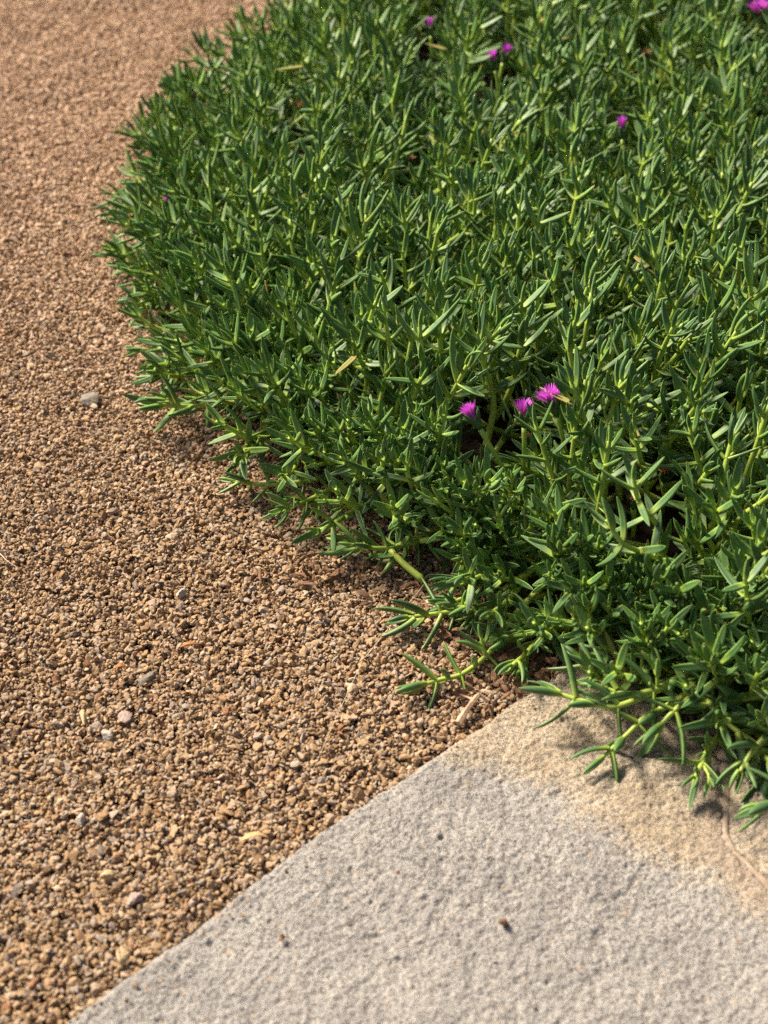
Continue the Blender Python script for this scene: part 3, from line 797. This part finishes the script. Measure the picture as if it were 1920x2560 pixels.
# ------------------------------------------------------------------ flowers
def petals(mb, c, axis, L, spread, n, r, w=0.0016, droop=0.0, side_bias=None):
    axis = np.array(Vector(axis).normalized())
    ref = np.array([1.0, 0, 0]) if abs(axis[0]) < 0.8 else np.array([0, 1.0, 0])
    e1 = np.cross(axis, ref); e1 /= np.linalg.norm(e1); e2 = np.cross(axis, e1)
    for k in range(n):
        a = k * 2.39996 + r.normal(0, 0.1); q = (k + 0.5) / n
        o = spread * math.sqrt(q) * r.uniform(0.85, 1.1)
        out = e1 * math.cos(a) + e2 * math.sin(a)
        d = axis * math.cos(o) + out * math.sin(o); nn = axis * math.sin(o) - out * math.cos(o); s = np.cross(d, nn)
        l = L * r.uniform(0.78, 1.08); J = 5
        rows = []
        for j in range(J):
            u = j / (J - 1)
            cc = c + out * 0.0016 * math.sqrt(q) + d * l * u - nn * l * droop * u * u + nn * 0.1 * l * u * (1 - u)
            ww = w * [0.7, 0.95, 1.0, 0.85, 0.22][j] * r.uniform(0.9, 1.1)
            rows += [cc - s * ww / 2, cc + nn * ww * 0.12, cc + s * ww / 2]
        F = []
        for j in range(J - 1):
            for m_ in range(2):
                b = j * 3 + m_; F.append((b, b + 1, b + 4, b + 3))
        mb.add(np.array(rows), np.array(F), along=np.repeat(np.linspace(0, 1, J), 3), rnd=r.random())
def cup(mb, c, axis, rad, h, r, lobes=5, lobeL=0.009):
    axis = np.array(Vector(axis).normalized())
    prof = [(0.0, 0.35), (0.25, 0.62), (0.55, 0.9), (0.85, 1.0), (1.0, 0.92), (0.92, 0.4)]
    path = np.array([c + axis * h * p for p, _ in prof])
    ref = np.array([1.0, 0, 0]) if abs(axis[0]) < 0.8 else np.array([0, 1.0, 0])
    e1 = np.cross(axis, ref); e1 /= np.linalg.norm(e1); e2 = np.cross(axis, e1)
    ang = np.arange(12) / 12 * 2 * np.pi
    V_ = np.concatenate([p + rad * q * (np.outer(np.cos(ang), e1) + np.outer(np.sin(ang), e2)) for p, (_, q) in zip(path, prof)])
    F = [(j * 12 + k, j * 12 + (k + 1) % 12, (j + 1) * 12 + (k + 1) % 12, (j + 1) * 12 + k) for j in range(len(prof) - 1) for k in range(12)]
    mb.add(V_, [np.array(F), np.array([list(range(12))[::-1]])], rnd=0.4)
    for k in range(lobes):
        a = k / lobes * 2 * math.pi + r.uniform(-.2, .2); out = e1 * math.cos(a) + e2 * math.sin(a)
        d = axis * 0.8 + out * 0.5
        leaf(mb, c + axis * h * 0.8 + out * rad * 0.85, d, axis * 0.5 - out, lobeL * r.uniform(0.7, 1.5), 0.0045, 0.0022, 0.2, 0, 0.4)
def flower(px, py, z, axis, label, seed, L=0.017, spread=0.75, n=46, stalk=((0, 0, -1),), slen=0.05, lobeL=0.009, sc=1.0):
    sc *= 0.9; spread *= 0.78; n = int(n * 1.4); z += 0.008
    r = np.random.default_rng(seed)
    c = np.array(at(px, py, z)); root = empty("flower", c)
    ax = np.array((Vector(axis).normalized() + Vector((0, 0.35, 0))).normalized())
    m = MB(); petals(m, ax * 0.0045, ax, L * 1.2 * sc, spread, n, r, 0.0021 * sc, droop=0.05); m.build("petals", M_PETAL, root)
    m = MB(); cup(m, -ax * 0.0075, ax, 0.0058 * sc, 0.013, r, 5, lobeL); m.build("calyx", M_SEPAL, root)
    sd_ = np.array(stalk[0], float); sd_ /= np.linalg.norm(sd_)
    q = catmull([-ax * 0.007, -ax * (0.007 + slen * .3) + sd_ * slen * 0.15, -ax * (0.007 + slen * .35) + sd_ * slen * 0.75], 9)
    m = MB(); tube(m, q, 0.0028, 0.0018, rnd=0.9, a0=1, a1=0); m.build("stalk", M_STEM, root)
    tag(root, label, "flower", "magenta flowers on the mat")
    return root
flower(1192, 1058, 0.113, (-.55, .15, .8), "half-closed magenta flower, left of the row of three, on a long curved stalk", 1, spread=0.62, stalk=((.5, .1, -1),), slen=0.075)
flower(1310, 1052, 0.118, (-.05, .15, 1), "fan-shaped magenta flower, middle of the row of three", 2, spread=0.72, stalk=((.05, .2, -1),))
flower(1388, 1026, 0.123, (-.35, .25, .9), "widest open magenta flower, right and highest of the row of three", 3, L=0.021, spread=0.95, n=60, stalk=((.2, .2, -1),))
flower(1556, 335, 0.133, (-.1, .1, 1), "lone closed magenta bud flower in the upper right of the mat", 4, spread=0.45, n=36, sc=1.0)
flower(1236, 164, 0.133, (-.3, .1, 1), "darker half-open magenta flower, left of the far pair", 5, spread=0.6, sc=0.95)
flower(1260, 146, 0.136, (.3, .2, 1), "paler magenta flower, right of the far pair", 6, spread=0.7, sc=0.9)
flower(1076, 78, 0.133, (-.1, .1, 1), "small dark magenta flower nearest the top edge, left of the far pair", 7, spread=0.4, n=30, sc=0.85)
flower(1894, 45, .11, (0, .1, 1), "wide open magenta flower in the top right corner", 8, L=0.022, spread=1.2, n=64, sc=1.15)
flower(428, 512, 0.072, (-.6, 0, .8), "tiny magenta bud half hidden near the mat's left rim", 9, L=0.008, spread=0.4, n=20)

def withered(px, py, z, label, seed, sc=1.0, axis=(0, 0, 1)):
    r = np.random.default_rng(seed)
    c = np.array(at(px, py, z)); root = empty("withered_flower", c); ax = np.array(Vector(axis).normalized())
    m = MB()
    cup(m, -ax * 0.009, ax, 0.0060 * sc, 0.012, r, 5, 0.007); m.build("seed_capsule", M_SEPAL, root)
    m = MB(); petals(m, ax * 0.002, ax, 0.010 * sc, 1.25, 26, r, 0.0016, droop=-0.35)
    petals(m, ax * 0.003, ax, 0.006 * sc, 0.7, 12, r, 0.0018, droop=0.5); m.build("dried_petals", M_WITHER, root)
    q = catmull([-ax * 0.008, -ax * 0.03 + np.array([.004, .004, 0]), -ax * 0.06 + np.array([.006, .01, 0])], 7)
    m = MB(); tube(m, q, 0.0030, 0.0020, rnd=0.9, a0=1, a1=0); m.build("stalk", M_STEM, root)
    tag(root, label, "withered flower", "withered flower heads in the mat")
withered(1225, 1160, .055, "rust brown withered flower head just below the left open flower", 31, axis=(-.2, 0, 1))
withered(1663, 1188, .075, "spiky pale brown withered flower head beside the blurred tall shoot", 32, 1.1)
withered(1320, 1098, .065, "small green and brown spent flower head under the middle flower", 33, 0.7, axis=(-.5, 0, 1))
withered(853, 1003, .05, "tiny tan spent flower head among leaves left of the three flowers", 34, 0.75)
withered(752, 270, .09, "orange brown spent flower head high on the mat's left half", 35, 0.8)
withered(1025, 403, .09, "pale tan spent flower head at the mat's upper middle", 36, 0.9)
withered(1614, 140, .10, "cream and pink spent flower head near the top right", 37, 1.0)
withered(1585, 1256, .08, "whitish pink closed spent bud under the blurred tall shoot", 38, 0.7)
withered(1700, 1545, .03, "dark red withered flower head in the gap above the slab", 39, 1.0)
withered(1507, 1545, .02, "brown withered flower head on the soil behind the slab corner", 40, 1.0)
withered(728, 530, .075, "yellow brown spent head half hidden in the mat's left middle", 41, 0.7)

# ------------------------------------------------------------------ litter and single stones
def one_stone(px, py, rad, asp, label, matl, seed, name="pebble", cat="pebble", z=None):
    r = np.random.default_rng(seed); Vs, Fs = stone_shape(2, r)
    p = at(px, py, 0.0)
    z = (0.002 + float(undulate(np.array(p.x), np.array(p.y)))) if z is None else z
    p = at(px, py, z)
    th = r.uniform(0, 6.28)
    Rz = np.array(Matrix.Rotation(th, 3, 'Z') @ Matrix.Rotation(r.normal(0, .25), 3, 'X'))
    m = MB(); m.add((Vs * np.array(asp) * rad * 0.85) @ Rz.T, Fs)
    tag(m.build(name, matl, None, p, smooth=False), label, cat)
one_stone(228, 998, 0.0125, (1.3, .9, .55), "largest grey stone lying alone on the gravel left of the mat", M_GREY, 1)
one_stone(209, 1792, 0.0060, (1.5, .8, .4), "pale yellow flat chip on the gravel at lower left", M_CREAM, 2)
one_stone(314, 1794, 0.0078, (1.3, .9, .6), "pinkish flat stone on gravel right of the pale yellow chip", M_PINKST, 3)
one_stone(266, 1838, 0.0072, (1.0, .8, .8), "whitish angular stone below the pinkish flat one", M_WHITEST, 4)
one_stone(451, 1486, 0.0062, (1.4, .8, .7), "clean white pebble on the gravel left of the trailing stems", M_WHITEST, 5)
one_stone(363, 1695, 0.0075, (1.6, .7, .35), "dark grey shard tilted on the gravel", M_GREY, 6)
one_stone(268, 2190, 0.0062, (1.1, .9, .8), "cream yellow chunk on the gravel left of the slab edge", M_CREAM, 7)
one_stone(336, 2248, 0.0080, (1.3, .9, .7), "rounded pink grey stone near the slab edge at lower left", M_PINKST, 8)
one_stone(304, 2390, 0.0068, (1.1, .9, .8), "brightest cream stone near the bottom slab edge", M_CREAM, 9)
one_stone(200, 2050, 0.0068, (1.2, .8, .6), "light grey stone on the lower left gravel, apart from the cream chunk", M_WHITEST, 10)
one_stone(995, 2180, 0.0026, (1.2, .9, .7), "small brown crumb on the slab nearest the plants", M_BARK, 11, "crumb", "crumb", SLAB_Z + .001)
one_stone(1259, 2304, 0.0044, (1.0, .9, .9), "largest dark brown crumb on the slab, right of the others", M_BARK, 12, "crumb", "crumb", SLAB_Z + .003)
one_stone(705, 2346, 0.0034, (1.2, .8, .8), "dark crumb on the slab closest to the gravel edge", M_BARK, 13, "crumb", "crumb", SLAB_Z + .002)

def strip(pts, widths, matl, name, label, cat, thick=0.0006, curl=0.0):
    """a dry leaf or splinter: a thin bent ribbon with thickness, points as (px, py, z)"""
    P = np.array([np.array(at(*p)) for p in pts]); o0 = P[0].copy()
    path = catmull(P - o0, 10); T, N = frames(path)
    up = np.array([0, 0, 1.0]); w = np.interp(np.linspace(0, 1, 10), np.linspace(0, 1, len(widths)), widths)
    V_ = []
    for p, t, ww in zip(path, T, w):
        s = np.cross(t, up); s /= np.linalg.norm(s) + 1e-9; n_ = np.cross(s, t)
        V_ += [p - s * ww / 2 + n_ * curl * ww, p - n_ * thick * 0.2, p + s * ww / 2 + n_ * curl * ww, p + s * ww / 2 + n_ * (curl * ww - thick), p - n_ * thick * 1.6, p - s * ww / 2 + n_ * (curl * ww - thick)]
    F = [(j * 6 + k, j * 6 + (k + 1) % 6, (j + 1) * 6 + (k + 1) % 6, (j + 1) * 6 + k) for j in range(9) for k in range(6)]
    m = MB(); m.add(np.array(V_), [np.array(F), np.array([list(range(6))[::-1], list(range(54, 60))])])
    return tag(m.build(name, matl, None, o0), label, cat)
strip([(600, 2102, .006), (622, 2092, .010), (645, 2086, .010), (672, 2094, .006)], (0.0015, 0.005, 0.004, 0.001), M_DRY, "dry_leaf", "curled tan dry leaf on the gravel near the slab edge", "dry leaf", curl=.35)
strip([(450, 1618, .006), (473, 1609, .010), (498, 1611, .006)], (0.001, 0.004, 0.001), M_RUST, "dry_leaf", "small rust coloured dry curl in the middle of the gravel", "dry leaf", curl=.4)
strip([(285, 1672, .005), (300, 1664, .009), (318, 1668, .005)], (0.001, 0.005, 0.001), M_RUST, "dry_leaf", "reddish brown scrap of leaf left of the rust coloured curl", "dry leaf", curl=.3)
strip([(1065, 1500, .006), (1077, 1508, .008), (1090, 1518, .006)], (0.002, 0.006, 0.002), M_WOOD, "wood_chip", "pale wood chip on gravel just below the upper trailing tip", "wood chip", 0.0012)
strip([(940, 1392, .006), (962, 1396, .012), (988, 1408, .012)], (0.003, 0.010, 0.004), M_YELLEAF, "fallen_leaf", "pale olive fallen leaf beside the cut stub under the mat's rim", "fallen leaf", 0.0014)
strip([(858, 1052, .05), (868, 1064, .055), (872, 1082, .052)], (0.003, 0.009, 0.003), M_YELLEAF, "fallen_leaf", "pale yellow leaf caught among the green leaves left of the flowers", "fallen leaf", 0.0016)
# forked wood splinter
root = empty("wood_splinter", at(1146, 1809, .006)); o0 = np.array(at(1146, 1809, .006))
def limb(name, pts, r0, r1, parent):
    q = catmull([np.array(at(*p)) - o0 for p in pts], 9); m = MB(); tube(m, q, r0, r1, seg=6, wob=0.12); return m.build(name, M_WOOD, parent, smooth=False)
limb("shaft", [(1146, 1809, .006), (1166, 1776, .009), (1190, 1744, .010)], 0.0034, 0.0022, root)
limb("prong", [(1186, 1750, .010), (1170, 1744, .009), (1150, 1736, .007)], 0.0018, 0.0006, root)
limb("prong", [(1188, 1746, .010), (1200, 1738, .010), (1213, 1748, .007)], 0.0026, 0.0010, root)
tag(root, "pale forked wood splinter on the gravel beside the slab edge", "wood splinter")
# straws
def straw(pts, rad, label):
    P = [np.array(at(*p)) for p in pts]; m = MB(); tube(m, catmull([p - P[0] for p in P], 14), rad, rad * .6, seg=5)
    tag(m.build("straw", M_STRAW, None, P[0]), label, "straw")
straw([(902, 1662, .006), (870, 1730, .007), (820, 1840, .006), (775, 1944, .005)], 0.0003, "long hair-thin straw lying on the gravel left of the slab corner")
straw([(900, 1660, .006), (960, 1585, .008), (1059, 1462, .007)], 0.0004, "thin straw running up under the trailing tip")
straw([(0, 1384, .006), (18, 1402, .008), (46, 1420, .006)], 0.0005, "short pale straw at the left edge of the gravel")
# cut stub
root = empty("cut_stub", at(1060, 1452, .006)); o0 = np.array(at(1060, 1452, .006))
m = MB(); tube(m, catmull([np.array(at(*p)) - o0 for p in [(975, 1375, .022), (1015, 1415, .014), (1060, 1452, .006)]], 8), 0.0032, 0.0036, seg=9, rnd=0.3); m.build("stem", M_STEM, root)
m = MB(); leaf(m, np.array(at(985, 1385, .02)) - o0, (-.8, -.3, .1), (0, 0, 1), 0.022, 0.008, 0.004, .1, 0, .5); m.build("leaf", M_LEAF, root)
tag(root, "cut yellow-green stem stub pointing down to the gravel under the mat's rim", "plant stub")
# bare creeping stems lying under the mat's front
for q, (pp, lab) in enumerate([
    ([(1240, 1190, .03), (1330, 1188, .032), (1420, 1196, .03)], "bare pale stem lying level under the brown withered head"),
    ([(1470, 1480, .03), (1540, 1520, .028), (1600, 1548, .024)], "bare yellow stem angled down to the soil behind the slab corner"),
    ([(880, 960, .03), (960, 920, .035), (1010, 895, .035)], "bare stem crossing the gap in the mat left of the flowers"),
    ([(1640, 880, .07), (1690, 810, .09), (1720, 760, .11)], "thick bent bare stem above the flowers at right"),
    ([(1170, 1268, .050), (1080, 1272, .042), (1010, 1268, .034), (955, 1256, .022)], "long pale stem sprawling level along the mat's front left of the brown withered head"),
    ([(1250, 1290, .052), (1200, 1312, .048), (1120, 1340, .042), (1050, 1352, .036)], "pale stem slanting forward just above the cut stub"),
    ([(1480, 290, .10), (1500, 265, .11), (1512, 245, .11)], "pale bare stem left of the lone closed bud flower")]):
    P = [np.array(at(*p)) for p in pp]; m = MB(); tube(m, catmull([p - P[0] for p in P], 10), 0.0034, 0.0028, seg=9, rnd=0.1)
    tag(m.build("creeping_stem", M_STEM, None, P[0]), lab, "creeping stem", "bare creeping stems")
# bark litter between gravel and slab corner
bark = MB(); r = np.random.default_rng(8)
for c_, n_, sx, sy in (((1300, 1610), 240, 70, 55), ((1400, 1540), 200, 60, 50), ((1180, 1540), 60, 110, 60), ((900, 1440), 50, 130, 40), ((1290, 1625), 120, 25, 18)):
    for k in range(n_):
        px, py = r.normal(c_[0], sx), r.normal(c_[1], sy); p = at(px, py, 0.004)
        if poly_sd(np.array([p.x]), np.array([p.y]), slab_poly)[0] < 0.004: continue
        Vs, Fs = SHAPES[1][r.integers(40)]
        s = r.uniform(0.0018, 0.0055) * np.array([r.uniform(1, 2.2), r.uniform(.4, .9), r.uniform(.15, .4)])
        Rm = rand_rot(1, r)[0] if r.random() < .4 else np.array(Matrix.Rotation(r.uniform(0, 6.28), 3, 'Z') @ Matrix.Rotation(r.normal(0, .4), 3, 'X'))
        bark.add((Vs * s) @ Rm.T + np.array(p) + (0, 0, r.uniform(-.001, .004)), Fs)
tag(bark.build("bark_litter", M_BARK, smooth=False), "brown bark crumbs strewn where gravel meets the slab corner", "bark litter", None, 'stuff')
